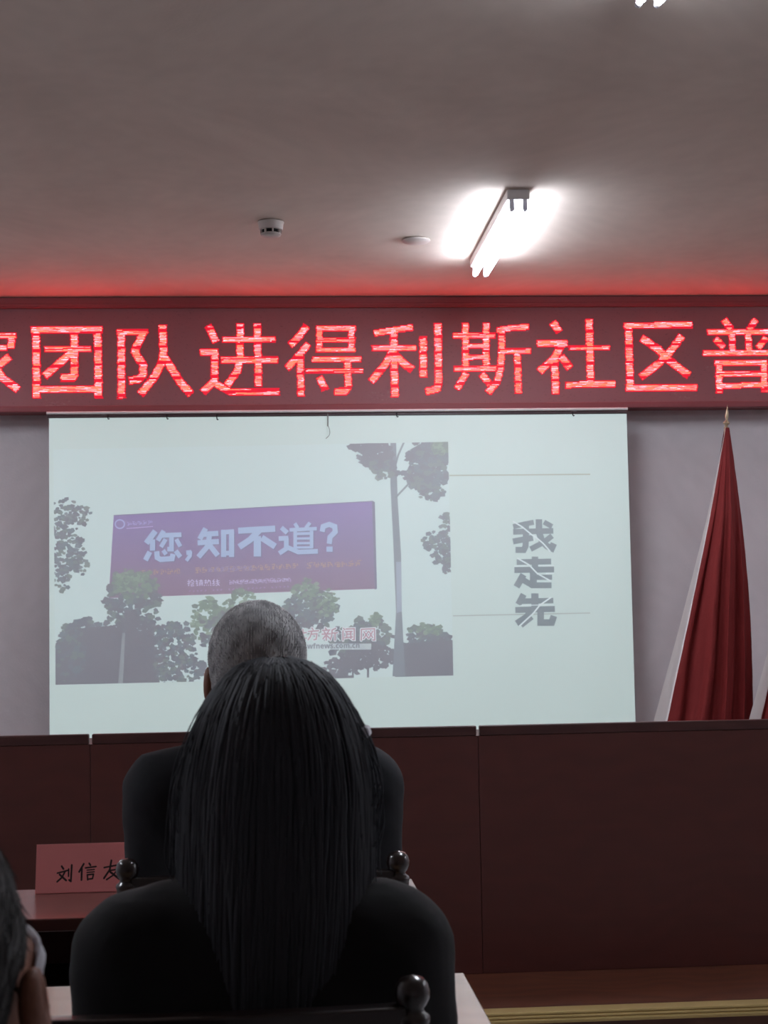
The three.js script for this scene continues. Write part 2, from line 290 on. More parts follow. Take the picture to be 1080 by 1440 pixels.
// ---------------------------------------------------------------- projection screen with its slide
// the slide is drawn in slide units, 812 across and 445 down to the desk edge; SU turns them into canvas pixels
const SW = 2.941, SH = 1.878, PX = 696;
function drawSlide(c, w, h) {
  const R = rng(77);
  c.fillStyle = '#c4d4d2'; c.fillRect(0, 0, w, h);
  const F = ([u, v]) => { const [x, y] = SLIDE(u, v); return [(x + 1.113) * PX, (2.378 - y) * PX]; }, K1 = 0.00358 * PX;
  const trace = (pts) => { c.beginPath(); pts.map(F).forEach(([x, y], i) => i ? c.lineTo(x, y) : c.moveTo(x, y)); };
  const poly = (fill, pts) => { c.fillStyle = fill; trace(pts); c.closePath(); c.fill(); };
  const line = (w2, pts, cap = 'butt') => { c.lineWidth = w2 * K1; c.lineCap = cap; c.lineJoin = 'miter'; trace(pts); c.stroke(); };
  const rect = (fill, x, y, w2, h2) => poly(fill, [[x, y], [x + w2, y], [x + w2, y + h2], [x, y + h2]]);
  const clipPhoto = () => { c.save(); trace([[75, 632], [630, 621.5], [637.5, 950], [78, 963]]); c.closePath(); c.clip(); };
  // the pale sky of the slide's photograph
  clipPhoto(); rect('#c6d6d6', 60, 600, 600, 380);
  // billboard
  const grd = c.createLinearGradient(0, F([340, 706])[1], 0, F([340, 840])[1]); grd.addColorStop(0, '#967fb4'); grd.addColorStop(0.35, '#937aa9'); grd.addColorStop(1, '#977796');
  poly('#807896', [[523, 704], [527, 706], [530, 828], [527, 829]]);
  poly(grd, [[160, 725], [523, 705], [527, 828], [153, 841]]);
  c.strokeStyle = '#86809a'; line(1.2, [[160, 725], [523, 705]]);
  // billboard lettering, in its own units
  const B = (pts) => pts.map(([x, y]) => [150 + x / 2.7, 690 + y / 2.7]);
  const big = (col, dx, dy) => {
    c.strokeStyle = col;
    const S = (w2, ...pts) => line(w2 / 2.7, B(pts.map(([x, y]) => [x + dx, y + dy])));
    S(22, [185, 153], [150, 200]); S(20, [174, 185], [174, 228]); S(18, [217, 152], [194, 190]); S(18, [207, 170], [284, 167]); S(18, [246, 168], [246, 222], [230, 222]); S(16, [224, 184], [206, 214]); S(16, [264, 184], [280, 212]);
    S(20, [164, 232], [147, 264]); S(20, [190, 230], [192, 254], [205, 261], [248, 258], [252, 240]); S(16, [214, 226], [226, 242]); S(18, [262, 228], [280, 252]);
    S(18, [302, 236], [322, 234]); S(14, [318, 230], [316, 248], [302, 266]);
    S(20, [376, 143], [353, 184]); S(20, [362, 166], [424, 162]); S(20, [345, 198], [426, 193]); S(20, [390, 164], [386, 208], [348, 252]); S(20, [390, 206], [422, 246]); S(20, [444, 148], [444, 252]); S(18, [434, 158], [484, 155]); S(20, [474, 150], [474, 252]); S(18, [440, 238], [480, 236]);
    S(24, [499, 152], [640, 144]); S(24, [580, 150], [545, 186], [503, 214]); S(28, [572, 172], [572, 250]); S(24, [588, 178], [640, 212]);
    S(18, [663, 140], [686, 160]); S(18, [653, 182], [690, 180]); S(18, [682, 178], [682, 218]); S(18, [655, 238], [688, 216], [728, 233], [802, 230]); S(14, [714, 124], [726, 142]); S(14, [772, 121], [756, 142]); S(14, [694, 149], [798, 144]);
    S(14, [716, 152], [716, 220]); S(14, [778, 152], [778, 218]); S(11, [712, 164], [782, 162]); S(9, [712, 182], [782, 181]); S(9, [712, 200], [782, 199]); S(9, [712, 216], [782, 215]);
    S(20, [818, 156], [822, 136], [845, 128], [866, 136], [868, 156], [848, 176], [845, 202]); S(24, [846, 212], [846, 232]);
  };
  big('#7d7a9e', 3, 3); big('#abbcd8', 0, 0);
  const small = (x0, y0, x1, y1, n, size, col, gap = []) => {            // small print that cannot be read: a few strokes per character
    c.strokeStyle = col;
    for (let i = 0; i < n; i++) {
      if (gap.includes(i)) continue;
      const [x, y] = B([[x0 + (x1 - x0) * i / n, y0 + (y1 - y0) * i / n]])[0], s = size;
      for (let k = 0; k < 3; k++) { const yy = y + (k - 1) * s * 0.36 + (R() - 0.5) * s * 0.15, xa = x + (R() < 0.4 ? s * 0.35 : 0); line(s * 0.13, [[xa, yy], [xa + s * (0.3 + R() * 0.45), yy - (R() - 0.3) * s * 0.2]]); }
      for (let k = 0; k < 3; k++) { const xx = x + s * (0.12 + 0.3 * k + R() * 0.1), ya = y - s * (0.1 + R() * 0.36); line(s * 0.13, [[xx, ya], [xx + (R() - 0.5) * s * 0.4, ya + s * (0.35 + R() * 0.3)]]); }
    }
  };
  small(125, 312, 970, 275, 32, 8.2, '#b8a58e', [6, 7, 23]); small(385, 300, 560, 292, 8, 7.5, '#9c96b4');
  c.strokeStyle = '#c8c6de';
  { const q = (...pts) => line(1.1, B(pts)); const at = (dx, ...ss) => ss.forEach((p) => q(...p.map(([x, y]) => [x + dx, y])));
    at(306, [[0, 345], [11, 344]], [[6, 338], [6, 361], [3, 360]], [[0, 354], [11, 350]], [[18, 338], [11, 348]], [[18, 338], [27, 347]], [[15, 350], [23, 350], [23, 355], [15, 356], [15, 362], [26, 361]]);
    at(338, [[5, 338], [0, 345]], [[1, 345], [9, 344]], [[1, 352], [9, 351]], [[5, 345], [5, 361], [10, 358]], [[12, 342], [27, 341]], [[14, 347], [14, 362]], [[14, 347], [26, 346], [26, 361]], [[14, 354], [26, 353]], [[20, 337], [20, 361]]);
    at(370, [[0, 343], [11, 342]], [[6, 337], [6, 354]], [[0, 351], [11, 347]], [[13, 343], [23, 342], [24, 352], [27, 352]], [[18, 337], [12, 353]], [[2, 357], [0, 362]], [[9, 357], [9, 361]], [[16, 357], [17, 361]], [[23, 356], [26, 361]]);
    at(402, [[7, 336], [1, 344], [7, 345], [1, 353], [9, 351]], [[0, 360], [10, 357]], [[12, 345], [26, 342]], [[12, 352], [27, 349]], [[17, 336], [20, 354], [27, 361]], [[25, 354], [13, 361]]); } small(465, 348, 700, 338, 18, 6, '#c2bfda'); small(312, 382, 700, 364, 26, 3, '#b0a4c4', [5, 9, 14, 20]);
  c.strokeStyle = '#b4bcdc'; line(2, Array.from({ length: 25 }, (_, i) => [168.5 + 6.5 * Math.cos(i * 0.2618), 737 + 6 * Math.sin(i * 0.2618)]));
  small(78, 126, 176, 120, 5, 6.5, '#b4b4d8'); c.strokeStyle = '#c6bcdc'; line(1.2, B([[75, 144], [176, 136]]));
  // trees: clusters of small angular leaves
  const leaf = (x, y, s, col) => { const a = R() * 6.3, pts = []; for (let k = 0; k < 5; k++) { const b = a + k * 1.257, r = s * (0.55 + R() * 0.6); pts.push([x + Math.cos(b) * r, y + Math.sin(b) * r * 0.75]); } poly(col, pts); };
  const clump = (cx, cy, rx, ry, n, s, cols) => { for (let i = 0; i < n; i++) { const a = R() * 6.3, r = Math.sqrt(R()) * (0.75 + 0.35 * R()); leaf(cx + Math.cos(a) * r * rx, cy + Math.sin(a) * r * ry, s * (0.6 + R() * 0.7), cols[Math.floor(R() * cols.length)]); } };
  const D = ['#808890', '#858d93', '#7d858c', '#8a9391'], Gn = ['#8f9e92', '#8b998f', '#98a89a', '#87918d'], Dk = ['#7e848c', '#80868d'];
  // far left branch
  clump(90, 730, 20, 30, 90, 4.5, D); clump(112, 722, 16, 18, 45, 4, D); clump(95, 775, 26, 28, 110, 4.5, D); clump(108, 795, 18, 14, 45, 4, D); clump(86, 815, 14, 20, 45, 4, D);
  // lower left trees
  clump(118, 905, 36, 36, 220, 6, D); poly(Dk[0], [[78, 905], [100, 885], [150, 880], [215, 900], [225, 962], [78, 963]]); clump(100, 920, 22, 42, 120, 5, D);
  clump(186, 848, 40, 40, 260, 5.5, D); clump(190, 822, 34, 20, 90, 5, Gn); clump(178, 815, 20, 14, 40, 4.5, Gn); clump(185, 900, 42, 40, 240, 6, Dk); poly('#999fa3', [[172, 890], [176, 890], [173, 962], [166, 962]]);
  clump(245, 905, 30, 34, 170, 5, D); clump(240, 930, 16, 28, 60, 4, ['#c6d6d6', '#868f94']); clump(252, 940, 38, 26, 160, 5, D);
  clump(300, 872, 30, 34, 160, 5, Gn); clump(340, 850, 22, 24, 90, 4.5, Gn); clump(330, 890, 50, 30, 200, 5, D);
  clump(435, 858, 38, 32, 230, 5.5, D); clump(432, 828, 20, 14, 50, 4.5, Gn); clump(462, 850, 16, 20, 60, 4, Gn);
  // lower right trees with a gap of light beneath
  clump(520, 893, 32, 24, 150, 5, D); clump(527, 872, 8, 10, 24, 4, Gn); clump(500, 905, 42, 26, 190, 5.5, D); clump(520, 925, 52, 16, 190, 5, Dk); clump(480, 940, 24, 16, 80, 5, Dk);
  clump(602, 905, 34, 26, 180, 5.5, D); clump(600, 885, 24, 8, 40, 4, Gn); poly(Dk[1], [[566, 905], [640, 900], [640, 952], [555, 953]]);
  rect(Dk[0], 495, 925, 2.4, 28); rect(Dk[0], 516, 925, 3, 28);
  // tall trunk and upper canopy
  poly('#8e959c', [[549, 622], [557, 622], [559, 700], [564, 780], [565, 860], [570, 951], [552, 951], [557, 860], [553, 760], [549, 680]]);
  poly('#a5aebb', [[557, 790], [564, 790], [565, 860], [558, 862]]);
  c.strokeStyle = '#868f94'; line(2.5, [[556, 700], [575, 680], [605, 668]]); line(2.5, [[553, 665], [560, 640], [568, 622]]);
  clump(530, 640, 26, 22, 140, 6, Dk); clump(510, 628, 20, 7, 50, 5, Dk); clump(542, 660, 20, 14, 60, 5, D); clump(605, 640, 32, 20, 200, 6, D); clump(600, 670, 34, 18, 170, 6, D); clump(606, 692, 20, 12, 60, 5, D); clump(622, 628, 14, 10, 50, 6, Gn);
  clump(618, 762, 26, 16, 90, 4.5, D); clump(628, 735, 10, 16, 34, 4, D); clump(625, 782, 18, 14, 60, 4.5, D); clump(630, 800, 10, 8, 20, 4, D);
  // caption of the slide's photograph
  const W = (pts) => pts.map(([x, y]) => [400 + x / 4.154, 860 + y / 4.154]);
  const cap = (col, w2) => {
    c.strokeStyle = col;
    const S = (...pts) => line(w2, W(pts), 'round');
    S([10, 100], [25, 115]); S([5, 130], [22, 140]); S([15, 168], [35, 145]); S([45, 98], [40, 165]); S([50, 110], [85, 108]); S([50, 128], [85, 126]); S([50, 146], [85, 145]); S([48, 165], [90, 163]); S([68, 98], [68, 163]);
    S([108, 105], [108, 160]); S([92, 125], [128, 123]); S([92, 162], [128, 155]); S([160, 96], [168, 106]); S([140, 116], [200, 112]); S([160, 116], [152, 145], [138, 165]); S([160, 132], [190, 130], [185, 162], [172, 165]);
    S([238, 96], [245, 104]); S([222, 110], [265, 108]); S([232, 118], [238, 126]); S([258, 116], [250, 126]); S([220, 132], [268, 130]); S([244, 132], [244, 168]); S([238, 142], [225, 160]); S([250, 142], [264, 156]); S([300, 98], [278, 108], [276, 140], [268, 166]); S([278, 126], [310, 124]); S([296, 126], [296, 168]);
    S([345, 98], [352, 106]); S([342, 112], [342, 168]); S([360, 102], [408, 100], [408, 164], [398, 164]); S([356, 118], [396, 116]); S([364, 118], [364, 152]); S([388, 118], [388, 158]); S([364, 132], [388, 131]); S([352, 154], [398, 148]);
    S([450, 104], [448, 168]); S([450, 104], [526, 100], [528, 166], [516, 166]); S([465, 118], [490, 155]); S([490, 116], [462, 158]); S([495, 118], [515, 152]); S([516, 114], [494, 156]);
  };
  cap('#d4dfe2', 4.2); cap('#b48f9c', 1.7);
  rect('rgba(203,214,218,0.75)', 430, 905, 92, 8.5);
  c.fillStyle = '#7f8890'; c.font = `bold ${10 * K1}px sans-serif`; c.fillText('wfnews.com.cn', ...F([432, 912.5]));
  c.restore();
  // rules and the three heavy characters with a crack through each
  c.strokeStyle = '#a3a898'; line(1.6, [[632, 668.6], [830, 667]]); c.strokeStyle = '#a5aeab'; line(1.4, [[637, 866], [830, 862]]);
  const K = (pts) => pts.map(([x, y]) => [690 + x / 7.2, 700 + y / 7.2]);
  c.strokeStyle = '#838f94';
  const S = (w2, ...pts) => line(w2 / 7.2, K(pts));
  S(52, [436, 248], [340, 266], [228, 292]); S(58, [228, 345], [634, 335]); S(62, [226, 442], [428, 405]); S(62, [358, 270], [354, 490], [335, 528], [252, 528]); S(66, [488, 218], [490, 350], [520, 440], [570, 490], [618, 512], [640, 462]); S(56, [622, 385], [540, 450], [404, 520]); S(52, [540, 246], [622, 292]);
  S(58, [264, 652], [612, 645]); S(66, [448, 596], [450, 720]); S(60, [240, 732], [642, 726]); S(72, [432, 730], [432, 890]); S(52, [462, 806], [622, 804]); S(68, [332, 778], [262, 902]); S(60, [318, 826], [420, 886], [616, 886]);
  S(64, [334, 978], [280, 1080]); S(56, [290, 1048], [634, 1040]); S(74, [448, 968], [448, 1110]); S(60, [250, 1136], [650, 1126]); S(64, [410, 1120], [372, 1200], [262, 1272]); S(46, [420, 1210], [310, 1296]); S(68, [506, 1120], [506, 1264], [618, 1264], [640, 1196]);
  c.strokeStyle = '#d6e2e4';
  S(15, [225, 238], [320, 295], [420, 378], [452, 395], [530, 460], [604, 545]); S(15, [270, 612], [390, 680], [470, 765], [606, 842]); S(16, [612, 1008], [500, 1085], [432, 1170], [290, 1300]);
  S(8, [440, 380], [440, 440]); S(10, [240, 692], [380, 690]); S(10, [480, 688], [640, 686]); S(10, [560, 766], [640, 764]); S(9, [300, 1090], [640, 1084]);
  // what the projector adds: the slide as seen less what the room's lamps already put on the white cloth
  const d = c.getImageData(0, 0, w, h), lut = new Uint8ClampedArray(256);
  for (let i = 0; i < 256; i++) { const v = i / 255, l = Math.max(0, (v <= 0.04045 ? v / 12.92 : ((v + 0.055) / 1.055) ** 2.4) - AMBIENT); lut[i] = Math.round(255 * (l <= 0.0031308 ? l * 12.92 : 1.055 * l ** (1 / 2.4) - 0.055)); }
  for (let i = 0; i < d.data.length; i += 4) for (let k = 0; k < 3; k++) d.data[i + k] = lut[d.data[i + k]];
  c.putImageData(d, 0, 0);
}
{
  const t = thing('projection_screen', 'large white hanging projection screen showing a slide of a purple billboard', 'screen', [0.3575, 2.378, -7.9]);
  const slide = canvasTexture(2047, 1307, drawSlide);
  slide.wrapS = slide.wrapT = THREE.ClampToEdgeWrapping;
  const face = std({ color: 0xc8cecc, roughness: 0.95, emissive: 0xffffff, emissiveMap: slide, emissiveIntensity: 0.78 });
  mesh('screen_cloth', new THREE.BoxGeometry(SW, SH, 0.002).translate(0, -SH / 2, -0.0015), M.screenCloth, t);
  mesh('slide_image', new THREE.PlaneGeometry(SW, SH).translate(0, -SH / 2, 0), face, t, 'projected slide with billboard, trees and grey characters');
  mesh('top_bar', rod(V(-SW / 2 - 0.012, 0.024, 0.002), V(SW / 2 + 0.006, 0.024, 0.002), 0.008, 0.008, 16), M.white, t);
  mesh('batten', bx(-SW / 2 - 0.008, SW / 2 + 0.004, -0.001, 0.013, -0.006, 0.006, 0.003), std({ color: 0x4a3b3e, roughness: 0.4 }), t, 'dark batten under the bright bar');
  mesh('bottom_bar', rod(V(-SW / 2, -SH - 0.012, 0), V(SW / 2, -SH - 0.012, 0), 0.013, 0.013, 16), M.alu, t);
  for (const s of [-1, 1]) mesh('bracket', bx(s * 1.2 - 0.01, s * 1.2 + 0.01, 0.014, 0.022, -0.2, 0.0), M.alu, t);
  for (const [x, l] of [[-0.819, 0.01], [-0.524, 0.012], [-0.274, 0.018], [0.639, 0.01], [1.546, 0.012]]) mesh('hook', tube([V(0, 0.012, 0.008), V(0, -l * 0.5, 0.01), V(0.003, -l, 0.012), V(0.008, -l + 0.003, 0.012)].map((p) => p.add(V(x - 0.3575, 0, 0))), 0.0026, 10, 6), M.dark, t);
  const cx = 0.287 - 0.3575;
  mesh('pull_cord', [tube([V(cx, 0.012, 0.008), V(cx, -0.03, 0.012), V(cx - 0.001, -0.055, 0.012)], 0.003, 8, 6), tube([V(cx, -0.05, 0.012), V(cx + 0.008, -0.075, 0.014), V(cx + 0.006, -0.1, 0.014), V(cx - 0.012, -0.118, 0.012)], 0.0014, 14, 5)], std({ color: 0x8a8a88, roughness: 0.7 }), t, 'short grey pull cord with a curled end');
  const light = new THREE.RectAreaLight(new THREE.Color(0.6, 0.73, 0.71), 0.15, SW, 1.6);
  light.name = 'screen_light'; light.position.set(0, -0.8, 0.02); light.rotation.y = Math.PI; t.add(light);
}

// ---------------------------------------------------------------- flags
function flag(label, x, z, seed, o) {
  const t = thing('flag', label, 'flag', [x, STAGE, z], 0, 'red flags on poles behind the desks');
  const H = 2.07;                                                       // height where the cloth is tied
  mesh('base', lathe([[0.0001, 0], [0.16, 0], [0.165, 0.012], [0.15, 0.03], [0.06, 0.05], [0.025, 0.09], [0.02, 0.13], [0.0001, 0.13]], 40), M.pole, t);
  mesh('pole', rod(V(0, 0.1, 0), V(0, H + 0.01, 0), 0.011, 0.011, 16), M.pole, t);
  const f = mesh('finial', lathe([[0.0001, 0], [0.007, 0], [0.008, 0.012], [0.016, 0.018], [0.017, 0.024], [0.008, 0.032], [0.005, 0.04], [0.009, 0.052], [0.008, 0.062], [0.004, 0.085], [0.0001, 0.112]], 20).scale(1, 1, 0.7), M.pole, t, 'spear-shaped gilt tip');
  f.position.y = H + 0.008; f.rotation.z = -0.09;
  // cloth hung from the tip: u goes round from the hoist edge, v goes down
  const cloth = (u0, u1, nu, fold) => {
    const nv = 60, pos = [], uv = [], idx = [];
    for (let j = 0; j <= nv; j++) {
      const v = j / nv, y = H + 0.005 - v * o.len;
      const left = -0.008 - o.l1 * v - o.l2 * v * v, right = 0.01 + o.r1 * Math.sin(Math.min(1, v * 1.35) * Math.PI * 0.5) - o.r2 * v * v;
      for (let i = 0; i <= nu; i++) {
        const u = u0 + (u1 - u0) * i / nu, q = Math.max(0, Math.min(1, u)), amp = fold * Math.min(1, v * 2.2) * (0.25 + 0.75 * v);
        const ph = 2 * Math.PI * (o.n * q + 0.25 * noise(v * 2.2, q * 3, seed)) + seed;
        const xx = left + (right - left) * (u < 0 ? u * (0.35 + 0.65 * v) : u) + 0.006 * v * Math.cos(ph * 2);
        const zz = 0.02 + 0.055 * Math.sin(Math.PI * Math.min(1, Math.max(0, q))) * Math.min(1, v * 4) + amp * (Math.sin(ph) + 0.35 * Math.sin(2.3 * ph + 1)) * (u < 0 ? 0.25 : 1) + 0.004 * noise(xx * 30, y * 22, seed);
        pos.push(xx, y, zz); uv.push(u, v);
        if (i < nu && j < nv) { const a = j * (nu + 1) + i, b = a + nu + 1; idx.push(a, b, a + 1, a + 1, b, b + 1); }
      }
    }
    const g = new THREE.BufferGeometry(); g.setAttribute('position', new THREE.Float32BufferAttribute(pos, 3)); g.setAttribute('uv', new THREE.Float32BufferAttribute(uv, 2)); g.setIndex(idx); g.computeVertexNormals();
    return g;
  };
  const red = M.flagRed.clone(); red.side = THREE.DoubleSide;
  const back = cloth(0, 1, 60, 0.012).toNonIndexed(); back.scale(0.97, 1, -0.9).translate(0, 0, 0.012); back.computeVertexNormals();
  mesh('cloth', [cloth(0, 1, 110, 0.028), back], red, t);
  const wh = M.flagWhite.clone(); wh.side = THREE.DoubleSide;
  mesh('hoist_band', cloth(-o.band, 0.004, 14, 0.02), wh, t, 'white edge band');
}
const flagShape = { len: 1.72, l1: 0.36, l2: 0.06, r1: 0.088, r2: 0.03, n: 3.4, band: 0.17 };
flag('red flag with white edge band, the whole cone of cloth showing', 2.2, -7.4, 1.3, flagShape);
flag('red flag cut by the right picture edge, white band and left folds showing', 2.635, -7.3, 4.1, { ...flagShape, l1: 0.36, n: 3.8 });

// ---------------------------------------------------------------- long desks on the stage
const deskLabels = ['dark red panelled stage desk at the left, behind the name card', 'dark red panelled stage desk in the middle, partly hidden by the seated people', 'dark red panelled stage desk at the right, its whole front bare'];
[[-1.871, -0.6022], [-0.6008, 0.6713], [0.6727, 1.943]].forEach(([a, b], i) => {
  const t = thing('stage_desk', deskLabels[i], 'desk', [(a + b) / 2, STAGE, -5.2], 0, 'desks in a row on the stage'), h = (b - a) / 2;
  mesh('front_panel', bx(-h, h, 0.0005, 0.776, -0.022, 0, 0.001), M.mahogany, t);
  mesh('cap_rail', bx(-h + 0.0045, h - 0.0045, 0.776, 0.809, -0.026, 0.003, 0.004), M.deskDark, t, 'darker rail along the top');
  for (const s of [-1, 1]) mesh('side_panel', bx(s * (h - 0.0115) - 0.01, s * (h - 0.0115) + 0.01, 0.0005, 0.735, -0.55, -0.02, 0.002), M.mahogany, t);
  mesh('worktop', bx(-h + 0.003, h - 0.003, 0.735, 0.76, -0.56, -0.02, 0.004), M.mahogany, t);
  mesh('shelf', bx(-h + 0.024, h - 0.024, 0.42, 0.438, -0.4, -0.02), M.mahogany, t);
});

// ---------------------------------------------------------------- audience tables and chairs
function table(label, z0, z1, top) {
  const a = -1.5, b = 0.29, t = thing('table', label, 'table', [(a + b) / 2, 0, (z0 + z1) / 2], 0, 'narrow audience tables'), w = (b - a) / 2, d = (z0 - z1) / 2;
  mesh('tabletop', bx(-w, w, 0.735, 0.76, -d, d, 0.003), top, t);
  mesh('front_panel', bx(-w + 0.03, w - 0.03, 0.36, 0.733, -d + 0.03, -d + 0.045), M.mahogany, t);
  mesh('shelf', bx(-w + 0.04, w - 0.04, 0.6, 0.615, -d + 0.05, d - 0.1), M.tableLeg, t);
  for (const sx of [-1, 1]) {
    for (const sz of [-1, 1]) mesh('leg', bx(sx * (w - 0.05) - 0.015, sx * (w - 0.05) + 0.015, 0, 0.735, sz * (d - 0.035) - 0.015, sz * (d - 0.035) + 0.015, 0.003), M.tableLeg, t);
    mesh('stretcher', bx(sx * (w - 0.05) - 0.01, sx * (w - 0.05) + 0.01, 0.08, 0.105, -d + 0.04, d - 0.04), M.tableLeg, t);
  }
}
table('narrow glossy table in front of the grey-haired man, with the name card on it', -3.055, -3.405, M.tableRed);
table('narrow pale-topped table in front of the long-haired woman, right end bare', -2.125, -2.477, M.tableTop);

function makeChair(label, x, z) {
  const t = thing('chair', label, 'chair', [x, 0, z], 0, 'dark lacquered chairs with ball finials'), hw = 0.2205;
  for (const s of [-1, 1]) {
    const c = new THREE.CatmullRomCurve3([V(s * hw, 0, 0.235), V(s * hw, 0.2, 0.215), V(s * hw, 0.45, 0.205), V(s * hw, 0.7, 0.215), V(s * hw, 0.888, 0.222)]);
    const leg = mesh('rear_leg', new THREE.TubeGeometry(c, 28, 0.0175, 14), M.lacquer, t);
    const f = mesh('finial', lathe([[0.0178, 0], [0.019, 0.004], [0.0178, 0.008], [0.0135, 0.011], [0.012, 0.0145], [0.0155, 0.019], [0.0185, 0.026], [0.019, 0.033], [0.0165, 0.041], [0.011, 0.047], [0.0001, 0.0495]], 28), M.lacquer, t, 'turned ball on top of the post');
    f.position.set(s * hw, 0.884, 0.222);
    mesh('front_leg', lathe([[0.0001, 0], [0.013, 0], [0.0175, 0.12], [0.019, 0.3], [0.016, 0.33], [0.021, 0.345], [0.021, 0.43], [0.0001, 0.43]], 16).translate(s * 0.2, 0, -0.185), M.lacquer, t);
    mesh('stretcher', rod(V(s * 0.2, 0.17, -0.185), V(s * hw, 0.17, 0.215), 0.009), M.lacquer, t);
  }
  const rail = (y0, y1, zc, bow) => {
    const s = new THREE.Shape(), n = 16;
    for (let i = 0; i <= n; i++) { const x = (-hw + 2 * hw * i / n) * 0.95, zz = bow * (1 - (x / hw) ** 2); i ? s.lineTo(x, zz) : s.moveTo(x, zz); }
    for (let i = n; i >= 0; i--) { const x = (-hw + 2 * hw * i / n) * 0.95; s.lineTo(x, bow * (1 - (x / hw) ** 2) + 0.02); }
    return new THREE.ExtrudeGeometry(s, { depth: y1 - y0, bevelEnabled: true, bevelThickness: 0.003, bevelSize: 0.003, bevelSegments: 2 }).rotateX(Math.PI / 2).scale(1, 1, 1).translate(0, y1, zc - 0.01);
  };
  mesh('top_rail', rail(0.82, 0.9, 0.221, 0.014), M.lacquer, t);
  mesh('lower_rail', rail(0.53, 0.565, 0.212, 0.012), M.lacquer, t);
  for (let k = -2; k <= 2; k++) mesh('slat', bx(k * 0.072 - 0.015, k * 0.072 + 0.015, 0.56, 0.825, 0.219 + 0.012 * (1 - (k * 0.072 / hw) ** 2), 0.229 + 0.012 * (1 - (k * 0.072 / hw) ** 2), 0.003), M.lacquer, t);
  mesh('seat', bx(-0.225, 0.225, 0.43, 0.46, -0.21, 0.205, 0.012), M.lacquer, t);
  mesh('front_rail', bx(-0.19, 0.19, 0.385, 0.43, -0.195, -0.178), M.lacquer, t);
  mesh('cross_stretcher', rod(V(-0.2, 0.17, 0.01), V(0.2, 0.17, 0.01), 0.009), M.lacquer, t);
}
makeChair('dark lacquered chair under the grey-haired man, both ball finials showing', -0.0215, -2.822);
makeChair('dark lacquered chair under the long-haired woman, right ball finial and top rail showing', -0.0795, -1.902);
makeChair('dark lacquered chair below the person cut by the left picture edge', -0.33, -0.99);

// name card: a folded tent of pink card
{
  const t = thing('name_card', 'pink folded name card with brush-written characters on the left table', 'name card', [-0.397, 0.76, -3.365]);
  const tex = canvasTexture(512, 250, (c, w, h) => {
    c.fillStyle = '#dc8482'; c.fillRect(0, 0, w, h);
    const R = rng(3); for (let i = 0; i < 2500; i++) { c.fillStyle = `rgba(${R() < 0.5 ? '90,20,24' : '210,120,120'},${R() * 0.08})`; c.fillRect(R() * w, R() * h, 2, 2); }
    c.setTransform(w / 612, 0, 0, h / 275, -237 * w / 612, -62 * h / 275);
    c.strokeStyle = '#1c0b0b'; c.lineCap = 'round'; c.lineJoin = 'round';
    const S = (w2, ...p) => { c.lineWidth = w2; c.beginPath(); p.forEach(([x, y], i) => i ? c.lineTo(x, y) : c.moveTo(x, y)); c.stroke(); };
    S(11, [393, 188], [404, 203]); S(9, [368, 226], [432, 212]); S(10, [415, 216], [397, 250], [368, 274]); S(11, [382, 234], [422, 268]); S(9, [436, 205], [436, 245]); S(11, [454, 183], [451, 274], [440, 266]);
    S(11, [527, 178], [500, 222]); S(11, [516, 204], [515, 268]); S(10, [560, 176], [568, 187]); S(9, [538, 201], [602, 195]); S(7, [548, 214], [592, 211]); S(7, [548, 227], [592, 224]); S(9, [550, 240], [553, 268]); S(9, [550, 240], [588, 237], [582, 262], [553, 265]);
    S(9, [652, 202], [744, 188]); S(11, [695, 163], [686, 215], [652, 262]); S(9, [690, 219], [734, 214], [708, 246], [668, 270]); S(12, [690, 228], [745, 268]);
  });
  const w = 0.208, h = 0.0975, dz = 0.022, len = Math.hypot(h, dz), a = Math.atan2(dz, h);
  const face = std({ map: tex, roughness: 0.75 }), plain = std({ color: 0xdc8482, roughness: 0.75 });
  const fp = new THREE.Mesh(new THREE.PlaneGeometry(w, len).translate(0, len / 2, 0.0009), face);
  const panel = (s) => new THREE.BoxGeometry(w, len, 0.0016).translate(0, len / 2, 0).rotateX(-s * a).translate(0, 0.001, s * dz);
  mesh('front_leaf', panel(1), plain, t);
  fp.name = 'lettering'; fp.rotation.x = -a; fp.position.set(0, 0.001, dz); fp.castShadow = false; fp.receiveShadow = true; fp.userData.label = 'dark brush-written name'; t.add(fp);
  mesh('rear_leaf', panel(-1), plain, t);
  mesh('base_leaf', new THREE.BoxGeometry(w, 0.0014, dz * 2).translate(0, 0.0009, 0), plain, t);
}

